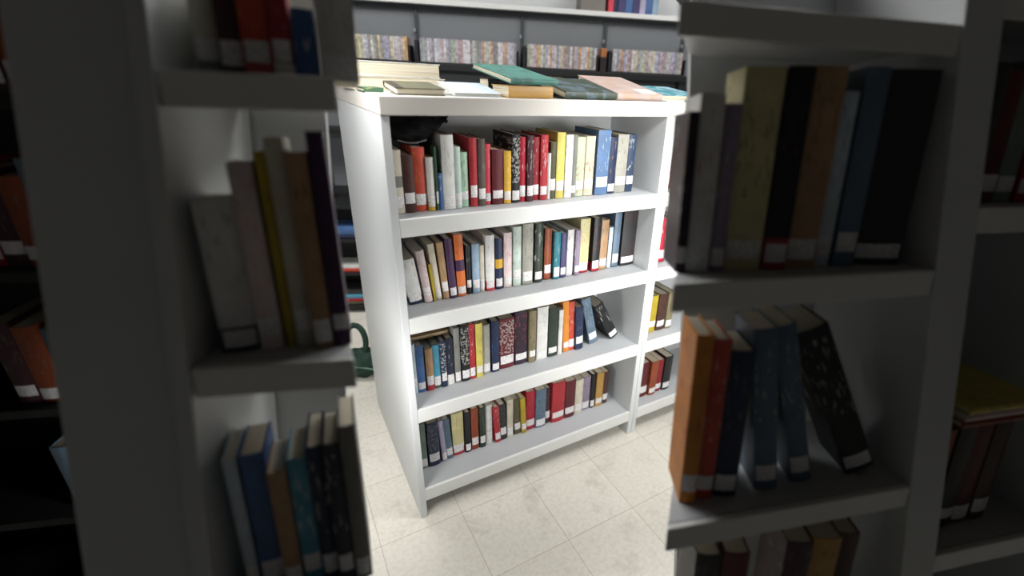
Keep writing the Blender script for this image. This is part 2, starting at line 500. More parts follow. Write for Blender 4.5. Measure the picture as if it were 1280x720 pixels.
S2 = [
    (0.0626, 0.0484, 0.163, 'paper', 'navy', 'thick white book with navy foot slumped sideways', 7),
    (0.1143, 0.0276, 0.190, 'pinkwhite', 'red', 'pink-edged white book slumped sideways', 6),
    (0.1450, 0.0084, 0.138, 'mustard', 'olive', 'short mustard booklet', 5),
    (0.1540, 0.0221, 0.207, 'cream', 'yellow', 'cream book slumped sideways', 5),
    (0.1793, 0.0230, 0.209, 'tan', 'brown', 'tan and brown book with pink foot label', 4),
    (0.2029, 0.0259, 0.219, 'purple', 'dark', 'deep purple book', 3),
    (0.2320, 0.0328, 0.229, 'orange', 'purple', 'orange book with purple band', 2),
    (0.2680, 0.0182, 0.182, 'black', 'grey', 'narrow black book', 0),
    (0.2894, 0.0277, 0.187, 'sky', 'white', 'pale blue-grey book', 0),
    (0.3177, 0.0183, 0.178, 'cream', 'grey', 'cream-grey thin book', 0),
    (0.3393, 0.0350, 0.212, 'paper', 'rose', 'white book with red line at foot', 0),
    (0.3776, 0.0293, 0.196, 'navy', 'yellow', 'navy book with yellow block', 0),
    (0.4101, 0.0332, 0.213, 'pinkwhite', 'rose', 'pinkish white book', 0),
    (0.4466, 0.0339, 0.232, 'eggshell', 'teal', 'pale green-white book', 0),
    (0.4838, 0.0452, 0.239, 'stone', 'olive', 'wide stone-cream book', 0),
    (0.5358, 0.0357, 0.234, 'forest', 'white', 'black-green book with white label', 0),
    (0.5821, 0.0330, 0.207, 'rust', 'orange', 'rust brown book', 0),
    (0.6185, 0.0299, 0.194, 'petrol', 'white', 'teal book', 0),
    (0.6518, 0.0266, 0.184, 'indigo', 'grey', 'dark indigo book', 0),
    (0.6819, 0.0309, 0.193, 'paper', 'brown', 'white book with dark rule', 0),
    (0.7164, 0.0236, 0.189, 'mauve', 'white', 'narrow mauve-grey book', 0),
    (0.7434, 0.0482, 0.227, 'straw', 'red', 'straw yellow book with red foot line', 0),
    (0.8031, 0.0372, 0.227, 'black', 'red', 'black book with red foot', 0),
    (0.8438, 0.0380, 0.213, 'tan', 'dark', 'tan book', 0),
    (0.8855, 0.0215, 0.179, 'ice', 'blue', 'thin ice-white book', 0),
    (0.9107, 0.0350, 0.236, 'slate', 'blue', 'slate blue book', 0),
    (0.9532, 0.0767, 0.244, 'charcoal', 'brown', 'broad charcoal book with brown picture', 0),
]
S3 = [
    (0.0361, 0.0200, 0.207, 'ice', 'blue', 'thin pale blue book', 0),
    (0.0567, 0.0290, 0.197, 'blue', 'navy', 'mid blue book', 0),
    (0.0894, 0.0266, 0.179, 'tan', 'red', 'tan book with red foot', 0),
    (0.1166, 0.0271, 0.185, 'cyan', 'green', 'cyan book with green foot', 0),
    (0.1443, 0.0213, 0.198, 'navy', 'white', 'short navy book with white lettering', 0),
    (0.1662, 0.0277, 0.202, 'midnight', 'white', 'midnight blue book with red foot', 0),
    (0.1975, 0.0221, 0.238, 'grey', 'olive', 'grey-olive narrow book', 0),
    (0.2232, 0.0322, 0.244, 'black', 'white', 'black book with white lettering', 0),
    (0.2560, 0.0226, 0.240, 'red', 'white', 'red and white slim book', 0),
    (0.2822, 0.0266, 0.237, 'lemon', 'olive', 'yellow book', 0),
    (0.3124, 0.0305, 0.219, 'stone', 'cream', 'cream-grey book', 0),
    (0.3500, 0.0312, 0.227, 'navy', 'blue', 'navy book', 0),
    (0.3848, 0.0643, 0.225, 'maroon', 'white', 'broad maroon book with white lettering', 0),
    (0.4525, 0.0555, 0.242, 'aubergine', 'rose', 'dark aubergine book with white foot label', 0),
    (0.5115, 0.0304, 0.239, 'khaki', 'dark', 'khaki and black book', 0),
    (0.5492, 0.0507, 0.243, 'paper', 'grey', 'wide plain white book', 0),
    (0.6033, 0.0441, 0.228, 'forest', 'black', 'dark forest green book', 0),
    (0.6509, 0.0204, 0.213, 'paper', 'grey', 'thin white book', 0),
    (0.6750, 0.0290, 0.244, 'amber', 'red', 'amber orange book', 3),
    (0.7046, 0.0284, 0.235, 'vermilion', 'white', 'orange-red book', 3),
    (0.7365, 0.0386, 0.208, 'navy', 'grey', 'dark navy book with white foot label', 3),
    (0.7913, 0.0442, 0.238, 'slate', 'white', 'slate grey book leaning over', 15),
    (0.8874, 0.0464, 0.213, 'black', 'white', 'black book leaning far over', 30),
]
S4 = [
    (0.0420, 0.0283, 0.220, 'sage', 'dark', 'sage grey book', 0),
    (0.0747, 0.0451, 0.215, 'navy', 'grey', 'dark navy book with grey lettering', 0),
    (0.1241, 0.0197, 0.206, 'lavender', 'white', 'lavender thin book', 3),
    (0.1478, 0.0268, 0.203, 'slate', 'navy', 'slate navy book', 3),
    (0.1788, 0.0480, 0.214, 'straw', 'red', 'straw-cream book with red foot', 0),
    (0.2309, 0.0246, 0.207, 'black', 'brown', 'black-brown narrow book', 0),
    (0.2595, 0.0322, 0.211, 'rust', 'rose', 'rust red book', 0),
    (0.2956, 0.0255, 0.207, 'forest', 'grey', 'dark green-grey book', 0),
    (0.3250, 0.0296, 0.203, 'paper', 'grey', 'white book with small label', 0),
    (0.3586, 0.0264, 0.189, 'red', 'white', 'red narrow book', 3),
    (0.3856, 0.0302, 0.190, 'charcoal', 'grey', 'charcoal book', 3),
    (0.4196, 0.0273, 0.203, 'cream', 'tan', 'cream-tan book', 0),
    (0.4508, 0.0318, 0.192, 'olive', 'tan', 'olive brown book', 3),
    (0.4832, 0.0235, 0.191, 'mustard', 'brown', 'thin mustard-brown book', 3),
    (0.5105, 0.0453, 0.206, 'crimson', 'grey', 'crimson book', 0),
    (0.5594, 0.0508, 0.205, 'slate', 'dark', 'dark slate book', 0),
    (0.6138, 0.0259, 0.195, 'plumbrown', 'grey', 'narrow plum-brown book', 0),
    (0.6433, 0.0665, 0.217, 'red', 'darkred', 'broad red book', 0),
    (0.7129, 0.0550, 0.205, 'maroon', 'dark', 'dark maroon book', 0),
    (0.7712, 0.0423, 0.189, 'cream', 'tan', 'cream book with tan edge', 0),
    (0.8169, 0.0433, 0.187, 'mauve', 'brown', 'mauve brown book', 0),
    (0.8638, 0.0245, 0.193, 'black', 'dark', 'thin black book', 0),
    (0.8921, 0.0399, 0.191, 'ochre', 'brown', 'ochre yellow book with dark figure', 0),
    (0.9355, 0.0305, 0.184, 'brown', 'dark', 'thin brown book', 0),
]
LU = [
    (-0.0272, 0.0388, 0.130, 'cream', 'grey', 'cream book with a yellow-edged foot', 0),
    (0.0134, 0.0374, 0.123, 'brown', 'dark', 'dark brown book', 0),
    (0.0539, 0.0439, 0.147, 'vermilion', 'yellow', 'orange-red book with yellow label', 0),
    (0.0997, 0.0321, 0.129, 'red', 'white', 'red-footed book', 0),
    (0.1351, 0.0386, 0.100, 'blue', 'white', 'blue booklet', 0),
    (0.1769, 0.0661, 0.178, 'paper', 'grey', 'wide white book', 0),
]
LM = [
    (-0.0111, 0.0617, 0.247, 'paper', 'navy', 'thick white book with navy foot', 1),
    (0.0535, 0.0383, 0.299, 'pinkwhite', 'red', 'white book with pink edge', 1),
    (0.0933, 0.0182, 0.314, 'mustard', 'olive', 'mustard booklet tilted sideways', 1),
    (0.1130, 0.0308, 0.335, 'cream', 'yellow', 'cream book tilted sideways', 1),
    (0.1453, 0.0338, 0.315, 'tan', 'dark', 'dark tan book with red-footed label', 1),
    (0.1806, 0.0293, 0.356, 'purple', 'dark', 'deep purple book', 1),
]
LL = [
    (-0.0512, 0.0215, 0.272, 'ice', 'blue', 'pale blue book', 0),
    (-0.0274, 0.0425, 0.272, 'blue', 'navy', 'mid blue book', 0),
    (0.0189, 0.0323, 0.240, 'tan', 'red', 'tan book', 0),
    (0.0535, 0.0342, 0.259, 'cyan', 'white', 'cyan book', 0),
    (0.0898, 0.0296, 0.277, 'navy', 'white', 'navy book', 0),
    (0.1215, 0.0301, 0.286, 'midnight', 'white', 'midnight blue book', 0),
    (0.1536, 0.0306, 0.315, 'grey', 'olive', 'grey-olive book', 0),
]
RU = [
    (-0.4985, 0.0189, 0.269, 'aubergine', 'grey', 'dark aubergine book', 0),
    (-0.4766, 0.0433, 0.297, 'paper', 'orange', 'white book with orange top', 0),
    (-0.4303, 0.0278, 0.283, 'mauve', 'white', 'mauve-grey book', 0),
    (-0.3995, 0.0706, 0.341, 'straw', 'olive', 'straw yellow book', 0),
    (-0.3242, 0.0469, 0.344, 'black', 'red', 'black book with red foot', 0),
    (-0.2742, 0.0608, 0.347, 'tan', 'dark', 'tan book', 0),
    (-0.2102, 0.0348, 0.310, 'ice', 'blue', 'thin ice-white book', 0),
    (-0.1721, 0.0431, 0.394, 'slate', 'blue', 'slate blue book', 0),
    (-0.1222, 0.1012, 0.405, 'charcoal', 'brown', 'broad charcoal book', 0),
]
RM = [
    (-0.4870, 0.0312, 0.348, 'amber', 'red', 'amber orange book', 0),
    (-0.4529, 0.0354, 0.335, 'vermilion', 'white', 'orange-red book', 0),
    (-0.4149, 0.0471, 0.311, 'navy', 'grey', 'dark navy book', 0),
    (-0.3582, 0.0466, 0.346, 'slate', 'white', 'slate grey book leaning over', 8),
    (-0.3035, 0.0421, 0.361, 'slate', 'white', 'pale slate book leaning over', 14),
    (-0.1669, 0.0618, 0.360, 'black', 'white', 'black book leaning far over', 26),
]
RL = [
    (-0.4684, 0.0479, 0.374, 'charcoal', 'grey', 'charcoal book', 0),
    (-0.4130, 0.0494, 0.368, 'maroon', 'dark', 'dark maroon book', 0),
    (-0.2781, 0.0530, 0.350, 'plumbrown', 'grey', 'plum-brown book', 0),
    (-0.2220, 0.0590, 0.349, 'ochre', 'brown', 'ochre book', 0),
    (-0.1598, 0.0449, 0.348, 'brown', 'dark', 'thin brown book', 0),
]
for tb, z, sb, nm in ((S1, SH[0], .07, 'top'), (S2, SH[1], .095, 'second'), (S3, SH[2], .095, 'third'), (S4, SH[3], .11, 'lowest')):
    row(tb, case_m @ Matrix.Translation((0, 0, z)), sb, .165, 'the %s shelf' % nm, 'books on the %s shelf of the white bookcase' % nm, .345)

# tan folder lying on the short blue books on the third shelf
c = empty('cardboard_folder', case_m @ Matrix.Translation((.034, .125, SH[2] + .2085)), 'tan cardboard folder lying flat on the short blue books of the third shelf', 'folder')
MB().box(0, .155, 0, .19, 0, .003).build('lower_flap', plain('tan_card', '#a5855c', .8), c)
MB().box(0, .155, .0, .19, .010, .013).build('upper_flap', plain('tan_card', '#a5855c', .8), c)
MB().box(.003, .152, .004, .187, .0032, .0098).build('paper_sheaf', plain('folder_paper', '#c9bfa8', .8), c)

# neighbour's visible books (only its first few, beside the shared upright)
nbm = mat4(A, B, Z, ORI + A * (CW + .0015))
NB1 = [(.035, .05, .21, 'charcoal', 'grey', 'charcoal book', 0), (.09, .035, .2, 'crimson', 'white', 'crimson book', 0), (.13, .05, .19, 'ice', 'blue', 'ice blue book', 0), (.185, .04, .2, 'navy', 'white', 'navy book', 0)]
NB2 = [(.035, .045, .19, 'plumbrown', 'white', 'plum-brown book', 0), (.085, .04, .2, 'crimson', 'white', 'red book', 0), (.13, .05, .2, 'sky', 'white', 'pale blue book', 0), (.185, .04, .18, 'stone', 'dark', 'stone grey book', 0)]
NB3 = [(.035, .045, .2, 'umber', 'grey', 'taupe book', 0), (.085, .045, .19, 'mustard', 'dark', 'mustard book', 0), (.135, .05, .19, 'brown', 'dark', 'brown book', 0), (.19, .04, .19, 'khaki', 'dark', 'khaki book', 0)]
NB4 = [(.035, .045, .18, 'charcoal', 'grey', 'charcoal book', 0), (.085, .05, .2, 'maroon', 'dark', 'maroon book', 0), (.14, .045, .2, 'rust', 'dark', 'rust book', 0), (.19, .04, .19, 'darkred', 'dark', 'dark red book', 0), (.235, .05, .2, 'black', 'dark', 'black book', 0)]
for tb, z, nm in ((NB1, SH[0], 'top'), (NB2, SH[1], 'second'), (NB3, SH[2], 'third'), (NB4, SH[3], 'lowest')):
    row(tb, nbm @ Matrix.Translation((0, 0, z)), .06, .16, "adjoining case's %s shelf" % nm, 'books in the adjoining white bookcase', .345)


# ------------------------------------------------------------------ things lying on top of the bookcase
def flat_book(px, py, pz, length, depth, thick, col, acc, label, yaw=0, tilt=0, roll=0, fore=False, mode='title', sticker=False, pagecol=None):
    """a book lying flat on the case top: (px, py) its front corner nearest the open side, in the case's frame"""
    # book local x -> up, y -> inward, z -> along the case
    base = case_m @ Matrix.Translation((px, py, pz)) @ Matrix.Rotation(R(yaw), 4, 'Z') @ Matrix.Rotation(R(tilt), 4, 'X') @ Matrix.Rotation(R(roll), 4, 'Y')
    if fore:   # fore edge towards the aisle
        m = base @ Matrix(((0, 0, 1, 0), (0, -1, 0, depth), (1, 0, 0, 0), (0, 0, 0, 1)))
    else:      # spine towards the aisle
        m = base @ Matrix(((0, 0, -1, length), (0, 1, 0, 0), (1, 0, 0, 0), (0, 0, 0, 1)))
    return book(m, thick, depth, length, col, acc, mode, label, 'books lying on the white bookcase', sticker=sticker)


ZT = CH + .0008
flat_book(-.004, .33, ZT, .30, .22, .040, 'cream', 'grey', 'thick cream book lying under another on the bookcase top', 2, fore=True)
flat_book(-.004, .34, ZT + .041, .285, .21, .044, 'paper', 'grey', 'thick white book lying uppermost of the pale pair on top', 1, fore=True)
flat_book(-.003, .17, ZT, .055, .13, .012, 'green', 'lemon', 'small bright green booklet lying at the side edge of the top', 0)
flat_book(.055, .035, ZT, .135, .2, .018, 'olive', 'dark', 'dark olive-grey book with white pages lying before the pale pair', -3, 4, fore=True, mode='foot')
flat_book(.222, .045, ZT, .145, .2, .010, 'ice', 'sky', 'thin pale blue booklet lying beside the olive-grey book', -4, 7, fore=True)
flat_book(.384, .02, ZT, .155, .13, .034, 'ochre', 'tan', 'thick tan book lying under the big teal book', 0)
flat_book(.386, .008, ZT + .0385, .168, .29, .016, 'teal', 'forest', 'big teal green book lying tilted over the tan book', 2, 8, mode='picture')
flat_book(.41, .235, ZT, .32, .085, .050, 'charcoal', 'grey', 'charcoal book lying at the back under the teal and dark green ones', 0)
flat_book(.585, .02, ZT, .205, .21, .022, 'forest', 'slate', 'dark green picture book lying between teal and pink books', 0, 11, mode='picture')
flat_book(.575, .235, ZT + .053, .12, .09, .012, 'olive', 'lemon', 'small olive patterned booklet lying behind the dark green picture book', -3, 0, mode='picture')
flat_book(.83, .245, ZT, .19, .08, .038, 'umber', 'grey', 'taupe book lying at the back under the pinkish grey one', 0)
pk = flat_book(.802, .03, ZT, .205, .27, .022, 'dusty', 'tan', 'pinkish grey book sloping down toward the front edge, white ticket on it', 0, 11.5, mode='picture')
MB().box(.0222, .0226, .012, .075, .02, .085).build('price_ticket', plain('white_ticket', '#f0ece2', .5), pk)['label'] = 'square white ticket on the cover'
flat_book(1.03, .06, ZT, .22, .22, .022, 'petrol', 'ice', 'dark teal book with white edge lying beside the pink one', 0, 7, mode='picture', fore=True)
flat_book(1.012, .006, ZT, .1, .045, .004, 'paper', 'grey', 'thin white leaflet lying at the front edge of the top', 8)
flat_book(1.12, .36, ZT, .2, .16, .03, 'rust', 'vermilion', 'rust orange book lying behind the dark teal one', 3)

# black bag stuffed on top of the first books of the top shelf
bag = empty('black_bag', case_m @ Matrix.Translation((.12, .17, SH[0] + .194)), 'crumpled black fabric bag stuffed above the first books on the top shelf', 'bag')
bm = bmesh.new(); bmesh.ops.create_icosphere(bm, subdivisions=5, radius=1)
from mathutils import noise as mnoise
for v in bm.verts:
    p = v.co.copy()
    n = mnoise.noise(p * 1.7 + Vector((2, 0, 5))) * .22 + mnoise.noise(p * 4.5) * .10 + abs(mnoise.noise(p * 7.0)) * .06
    x = p.x * .092 * (1 + n); y = p.y * .085 * (1 + n); z = .048 + p.z * .048 * (1 + n * .5)
    tip = max(0.0, p.x - .35)
    x += tip * .09; z += tip * .004
    lo = .003 + max(0.0, x - .012) * .85
    v.co = Vector((max(x, -.088), y, min(max(z, lo), .089 + abs(n) * .02)))
me = bpy.data.meshes.new('bag_body'); bm.to_mesh(me); bm.free()
for p in me.polygons: p.use_smooth = True
FAB = plain('black_fabric', '#131417', .8, .25, 40, .3, .5)
link('bag_body', me, FAB, bag)
tube('zip', [(-.06 + .085 * q, -.086 + .012 * abs(q - .5), .018 - .008 * sin(pi * q)) for q in [i / 10 for i in range(11)]], .0022, plain('grey_zip', '#6b6e72', .4), bag)['label'] = 'grey curved zip across the bag'
tube('strap', [(.06 + .045 * q, -.055 + .02 * q, .078 - .012 * q) for q in [i / 6 for i in range(7)]], .006, FAB, bag)


# ------------------------------------------------------------------ the media wall behind
def wbox(name, m, x0, x1, y0, y1, z0, z1, parent=None, bevel=0.0):
    return MB().box(x0, x1, y0, y1, z0, z1).build(name, m, parent, bevel)


WM = mat4(WA, WB, Z, W0)
def at_wall(x, y, z): return WM @ Matrix.Translation((x, y, z))

G = .30                                            # front plane of the disc ledge, measured inward from the low unit's front
ws = empty('media_shelf', WM, 'long dark media shelving unit with grey back panels behind the bookcase', 'shelving')
wbox('ledge_board', BLACK, -.9, 2.9, G - .04, G + .34, 1.615, 1.655, ws, .002)
posts = (-.22, .455, 1.155, 1.735, 2.31)
for x in (-.9,) + posts + (2.88,):
    wbox('post', DARKSTEEL, x, x + .022, G + .17, G + .215, 0, 1.99, ws, .002)
edges = (-.9,) + posts + (2.88,)
for i in range(len(edges) - 1):
    p = wbox('steel_panel', STEEL, edges[i] + .022, edges[i + 1], G + .19, G + .2, .75, 1.975, ws)
    wbox('panel_catch', plain('bright_steel', '#a8abad', .3, metal=.6), edges[i + 1] - .006, edges[i + 1] + .006, G + .155, G + .17, 1.84, 1.862, ws, .002)
wbox('top_rail', DARKSTEEL, -.9, 2.9, G + .16, G + .215, 1.976, 2.0, ws, .002)
wbox('white_ledge', WHITE_EDGE, -.9, 2.9, G + .12, G + .42, 2.0005, 2.03, ws, .003)
wbox('upper_back_panel', WHITE, -.9, 2.9, G + .42, G + .44, 1.66, 2.75, ws)
for x in (-.9, 2.88): wbox('end_panel', BLACK, x, x + .02, G - .03, G + .34, 0, 1.614, ws)
for z in (.78, 1.2): wbox('lower_shelf', BLACK, -.88, 2.88, G - .02, G + .3, z, z + .03, ws)

# low dark rack at its foot with flat colourful books
lr = empty('low_rack', WM, 'low black rack of flat colourful books on the floor past the case side', 'rack')
for x in (-.75, .13): wbox('side_panel', BLACK, x, x + .02, 0, .24, 0, .78, lr, .002)
for z in (.04, .29, .53, .76): wbox('shelf', BLACK, -.73, .13, 0, .24, z, z + .022, lr, .002)
wbox('back_panel', BLACK, -.73, .13, .225, .24, .04, .78, lr)


def wall_flat(x, y, z, length, depth, thick, col, acc, label, group):
    m = WM @ Matrix.Translation((x, y, z)) @ Matrix(((0, 0, -1, length), (0, 1, 0, 0), (1, 0, 0, 0), (0, 0, 0, 1)))
    return book(m, thick, depth, length, col, acc, 'title', label, group, sticker=False)


GL = 'flat books in the low black rack'
wall_flat(-.32, .012, .3125, .4, .19, .028, 'vermilion', 'white', 'orange-red book lying uppermost but one in the low black rack', GL)
wall_flat(-.3, .014, .3415, .38, .18, .012, 'paper', 'grey', 'thin white book lying on the orange-red one in the low rack', GL)
wall_flat(-.32, .012, .0625, .4, .19, .022, 'olive', 'lemon', 'olive book at the bottom of the low rack pile', GL)
wall_flat(-.31, .013, .0855, .39, .19, .024, 'crimson', 'white', 'crimson book lying on the olive one in the low rack', GL)
wall_flat(-.32, .011, .1105, .4, .19, .03, 'cyan', 'white', 'cyan book lying on the crimson one in the low rack', GL)
wall_flat(-.3, .014, .1415, .37, .18, .03, 'charcoal', 'grey', 'charcoal book uppermost of the low rack pile', GL)
wall_flat(-.32, .012, .553, .4, .19, .03, 'navy', 'white', 'navy book lying on the upper level of the low rack', GL)
wall_flat(-.3, .013, .584, .38, .18, .05, 'blue', 'white', 'blue book lying on the navy one in the low rack', GL)


# disc cases in four rows on the ledge, each row in an open bin
def disc_mat():
    m, N, L, b = base_mat('printed_disc_spines', .35, .5)
    oi = N.new('ShaderNodeObjectInfo'); rp = N.new('ShaderNodeValToRGB'); cr = rp.color_ramp; cr.interpolation = 'CONSTANT'
    cols = ['#d8d4d6', '#b7b5c4', '#cfc9be', '#a9abba', '#d9d7dc', '#c9b6b4', '#a6a3a2', '#d3cba6', '#c7cbd6', '#9b9ca2', '#ddd9d6', '#c6a9a4', '#c3bfd0', '#b4bfae', '#dcd6d4', '#cfa57a']
    cr.elements[0].color = lin(cols[0]); cr.elements[1].position = 1 / 16; cr.elements[1].color = lin(cols[1])
    for i in range(2, 16):
        e = cr.elements.new(i / 16); e.color = lin(cols[i])
    L.new(oi.outputs['Random'], rp.inputs[0])
    tc = N.new('ShaderNodeTexCoord'); mp = N.new('ShaderNodeMapping'); mp.inputs['Scale'].default_value = (22, 20, 46)
    cm = N.new('ShaderNodeVectorMath'); cm.operation = 'ADD'
    sc = N.new('ShaderNodeMath'); sc.operation = 'MULTIPLY'; sc.inputs[1].default_value = 90
    L.new(oi.outputs['Random'], sc.inputs[0]); L.new(tc.outputs['Object'], mp.inputs[0]); L.new(mp.outputs[0], cm.inputs[0]); L.new(sc.outputs[0], cm.inputs[1])
    nz = N.new('ShaderNodeTexNoise'); nz.inputs['Scale'].default_value = 1; nz.inputs['Detail'].default_value = 1.5
    L.new(cm.outputs[0], nz.inputs['Vector'])
    r2_ = N.new('ShaderNodeValToRGB')
    r2_.color_ramp.elements[0].position = .4; r2_.color_ramp.elements[1].position = .62
    r2_.color_ramp.elements[0].color = lin('#cdc6ca'); r2_.color_ramp.elements[1].color = (1, 1, 1, 1)
    L.new(nz.outputs['Fac'], r2_.inputs[0])
    mx = N.new('ShaderNodeMix'); mx.data_type = 'RGBA'; mx.blend_type = 'MULTIPLY'; mx.inputs['Factor'].default_value = 1
    L.new(rp.outputs[0], mx.inputs[6]); L.new(r2_.outputs[0], mx.inputs[7]); L.new(mx.outputs[2], b.inputs['Base Color'])
    return m


dm = MB().box(0, .0142, 0, .13, 0, .137).box(.0008, .0134, -.0008, 0, .002, .135)
dme = dm.mesh('disc_case'); dme.materials.append(disc_mat())
SECT = [(-.21, .435, 'beyond the pale pair of books'), (.50, 1.125, 'above the teal and olive books'), (1.19, 1.66, 'above the pinkish grey book'), (1.77, 2.28, 'nearest the shaded two-bay case')]
first = None
for k, (g0, g1, where) in enumerate(SECT):
    bn = empty('disc_bin', at_wall(g0 - .03, G - .02, 1.6555), 'open black disc bin on the dark ledge, %s' % where, 'bin', 'black disc bins on the ledge')
    L_ = g1 - g0 + .036
    wbox('bin_floor', BLACK, 0, L_, 0, .17, 0, .008, bn)
    wbox('bin_end', BLACK, 0, .02, 0, .17, .008, .13, bn, .002)
    wbox('bin_end', BLACK, L_ - .006, L_, 0, .17, .008, .10, bn, .001)
    wbox('bin_back', BLACK, 0.02, L_ - .006, .164, .17, .008, .1, bn)
    x = g0
    while x < g1 - .016:
        if first is None:
            o = link('disc_case', dme, None); first = o
        else:
            o = first.copy(); COL.objects.link(o)
        tag(o, 'thin pale disc case standing in the bin row %s' % where, 'disc case', 'disc cases %s' % where)
        o.matrix_world = at_wall(x, G + random.uniform(-.002, .004), 1.664) @ Matrix.Diagonal((1, 1, random.choice((1, 1, .985, 1.0)), 1))
        x += .0151

# dark orange figure box standing between two rows, white-ledge things above
fb = empty('figure_box', at_wall(1.687, G + .0, 1.6555), 'small dark box with orange top standing between two disc rows', 'box')
wbox('box_body', plain('dark_box_card', '#2c2224', .5, .3, 60), 0, .045, 0, .1, 0, .09, fb, .002)
wbox('box_top', plain('orange_box_card', '#a2683f', .5, .3, 60), .002, .043, .002, .098, .0905, .145, fb, .004)
bx = empty('storage_box', at_wall(1.56, G + .16, 2.0305), 'grey brown storage box standing on the high white ledge', 'box')
wbox('box_body', plain('grey_brown_card', '#7c7672', .7), 0, .17, 0, .2, 0, .14, bx, .003)
wbox('box_lid', plain('pale_card', '#a59f99', .7), -.004, .174, -.004, .204, .1405, .17, bx, .003)
HB = [(.0, .035, .21, 'rose', 'white', 'pinkish book'), (.037, .03, .2, 'navy', 'white', 'navy book'), (.069, .05, .2, 'indigo', 'sky', 'broad indigo book'), (.121, .045, .21, 'blue', 'white', 'blue book'), (.168, .05, .205, 'indigo', 'lavender', 'violet blue book'), (.22, .04, .21, 'lavender', 'blue', 'lavender book'), (.262, .045, .2, 'blue', 'sky', 'dark blue book'), (.31, .04, .2, 'sky', 'blue', 'sky blue book')]
for x, w_, h_, c1, c2, ds in HB:
    book(at_wall(1.75 + x, G + .15, 2.0305), w_, .15, h_, c1, c2, 'title', ds + ' standing on the high white ledge beside the grey brown box', 'books on the high white ledge', sticker=False)

# dark green bag on the floor past the bookcase side
gb = empty('green_bag', Matrix.Translation((-1.10, 2.27, 0)), 'dark green soft bag with a looped handle on the floor by the low rack', 'bag')
bm = bmesh.new(); bmesh.ops.create_icosphere(bm, subdivisions=4, radius=1)
for v in bm.verts:
    p = v.co.copy(); n = mnoise.noise(p * 2.3 + Vector((3, 1, 2))) * .16
    z = p.z * .085 * (1 + n) + .075
    v.co = Vector((p.x * .115 * (1 + n), p.y * .08 * (1 + n), max(z, .0)))
me = bpy.data.meshes.new('bag_body'); bm.to_mesh(me); bm.free()
for p in me.polygons: p.use_smooth = True
GRN = plain('dark_green_fabric', '#20382f', .75, .25, 30, .3, .4)
link('bag_body', me, GRN, gb)
tube('handle', [(-.03 + .06 * cos(t), .0 + .02 * sin(t), .2 + .1 * sin(t)) for t in [-.9 + i * .32 for i in range(16)]], .016, GRN, gb)
tube('side_pocket_piping', [(-.09 + .18 * t, -.078 + .05 * abs(t - .5) ** 2, .07 + .02 * sin(pi * t)) for t in [i / 10 for i in range(11)]], .005, plain('grey_green_piping', '#5b7a6c', .6), gb)

# small dark scrap on the floor
sc_ = MB()
for i in range(3):
    a = i * 1.1
    sc_.hexa([(.0 + .008 * i, 0, .001), (.012 + .008 * i, .004, .001), (.014 + .008 * i, .009, .001), (.002 + .008 * i, .006, .001),
              (.002 + .008 * i, .001, .004 + .002 * i), (.012 + .008 * i, .005, .003), (.013 + .008 * i, .008, .004), (.003 + .008 * i, .006, .006)])
o = sc_.build('paper_scrap', plain('dark_scrap', '#4a4640', .8)); o.matrix_world = Matrix.Translation((.091, .832, 0)) @ Matrix.Rotation(.7, 4, 'Z')
tag(o, 'tiny dark scrap lying on the pale floor tiles', 'litter')

# ------------------------------------------------------------------ the two shaded cases nearer the aisle: fronts lean back
PSI = R(7.0)


class Lean:
    """frame of a case whose front leans back by ph: a along the front, c up the lean, b inward"""
    def __init__(s, o, th, ph):
        s.o = Vector(o); s.a = Vector((cos(th), sin(th), 0)); s.b0 = Vector((-sin(th), cos(th), 0))
        s.c = cos(ph) * Z + sin(ph) * s.b0; s.b = cos(ph) * s.b0 - sin(ph) * Z
        s.bs = cos(PSI) * s.b0 - sin(PSI) * Z; s.cs = cos(PSI) * Z + sin(PSI) * s.b0
        s.cf = -s.o.z / s.c.z                        # where the front meets the floor

    def p(s, a, b, c): return s.o + a * s.a + b * s.b + c * s.c
    def shelf(s, c): return mat4(s.a, s.bs, s.cs, s.o + c * s.c)
    def root(s): return mat4(s.a, s.b0, Z, s.p(0, 0, s.cf))


def lhex(pts, inv): return [inv @ q for q in pts]


def lean_board(F, inv, c, a0, a1, depth, th, k0=0.0, k1=0.0, y0=0.0):
    """a shelf board; its ends run inward with slopes k0, k1"""
    m = inv @ F.shelf(c)
    q = [(a0 + k0 * y0, y0), (a1 + k1 * y0, y0), (a1 + k1 * depth, depth), (a0 + k0 * depth, depth)]
    return [m @ Vector((x, y, z)) for z in (-th, 0) for x, y in q]


DP = .27
def upright(F, inv, a0, a1, ctop, b0=0.0, b1=None, k=0.0):
    b1 = DP if b1 is None else b1
    pts = []
    for c, flo in ((F.cf, True), (ctop, False)):
        for a, b in ((a0 + k * b0, b0), (a1 + k * b0, b0), (a1 + k * b1, b1), (a0 + k * b1, b1)):
            q = F.p(a, b, c)
            if flo: q = q + F.c * (-q.z / F.c.z)
            pts.append(inv @ q)
    return pts


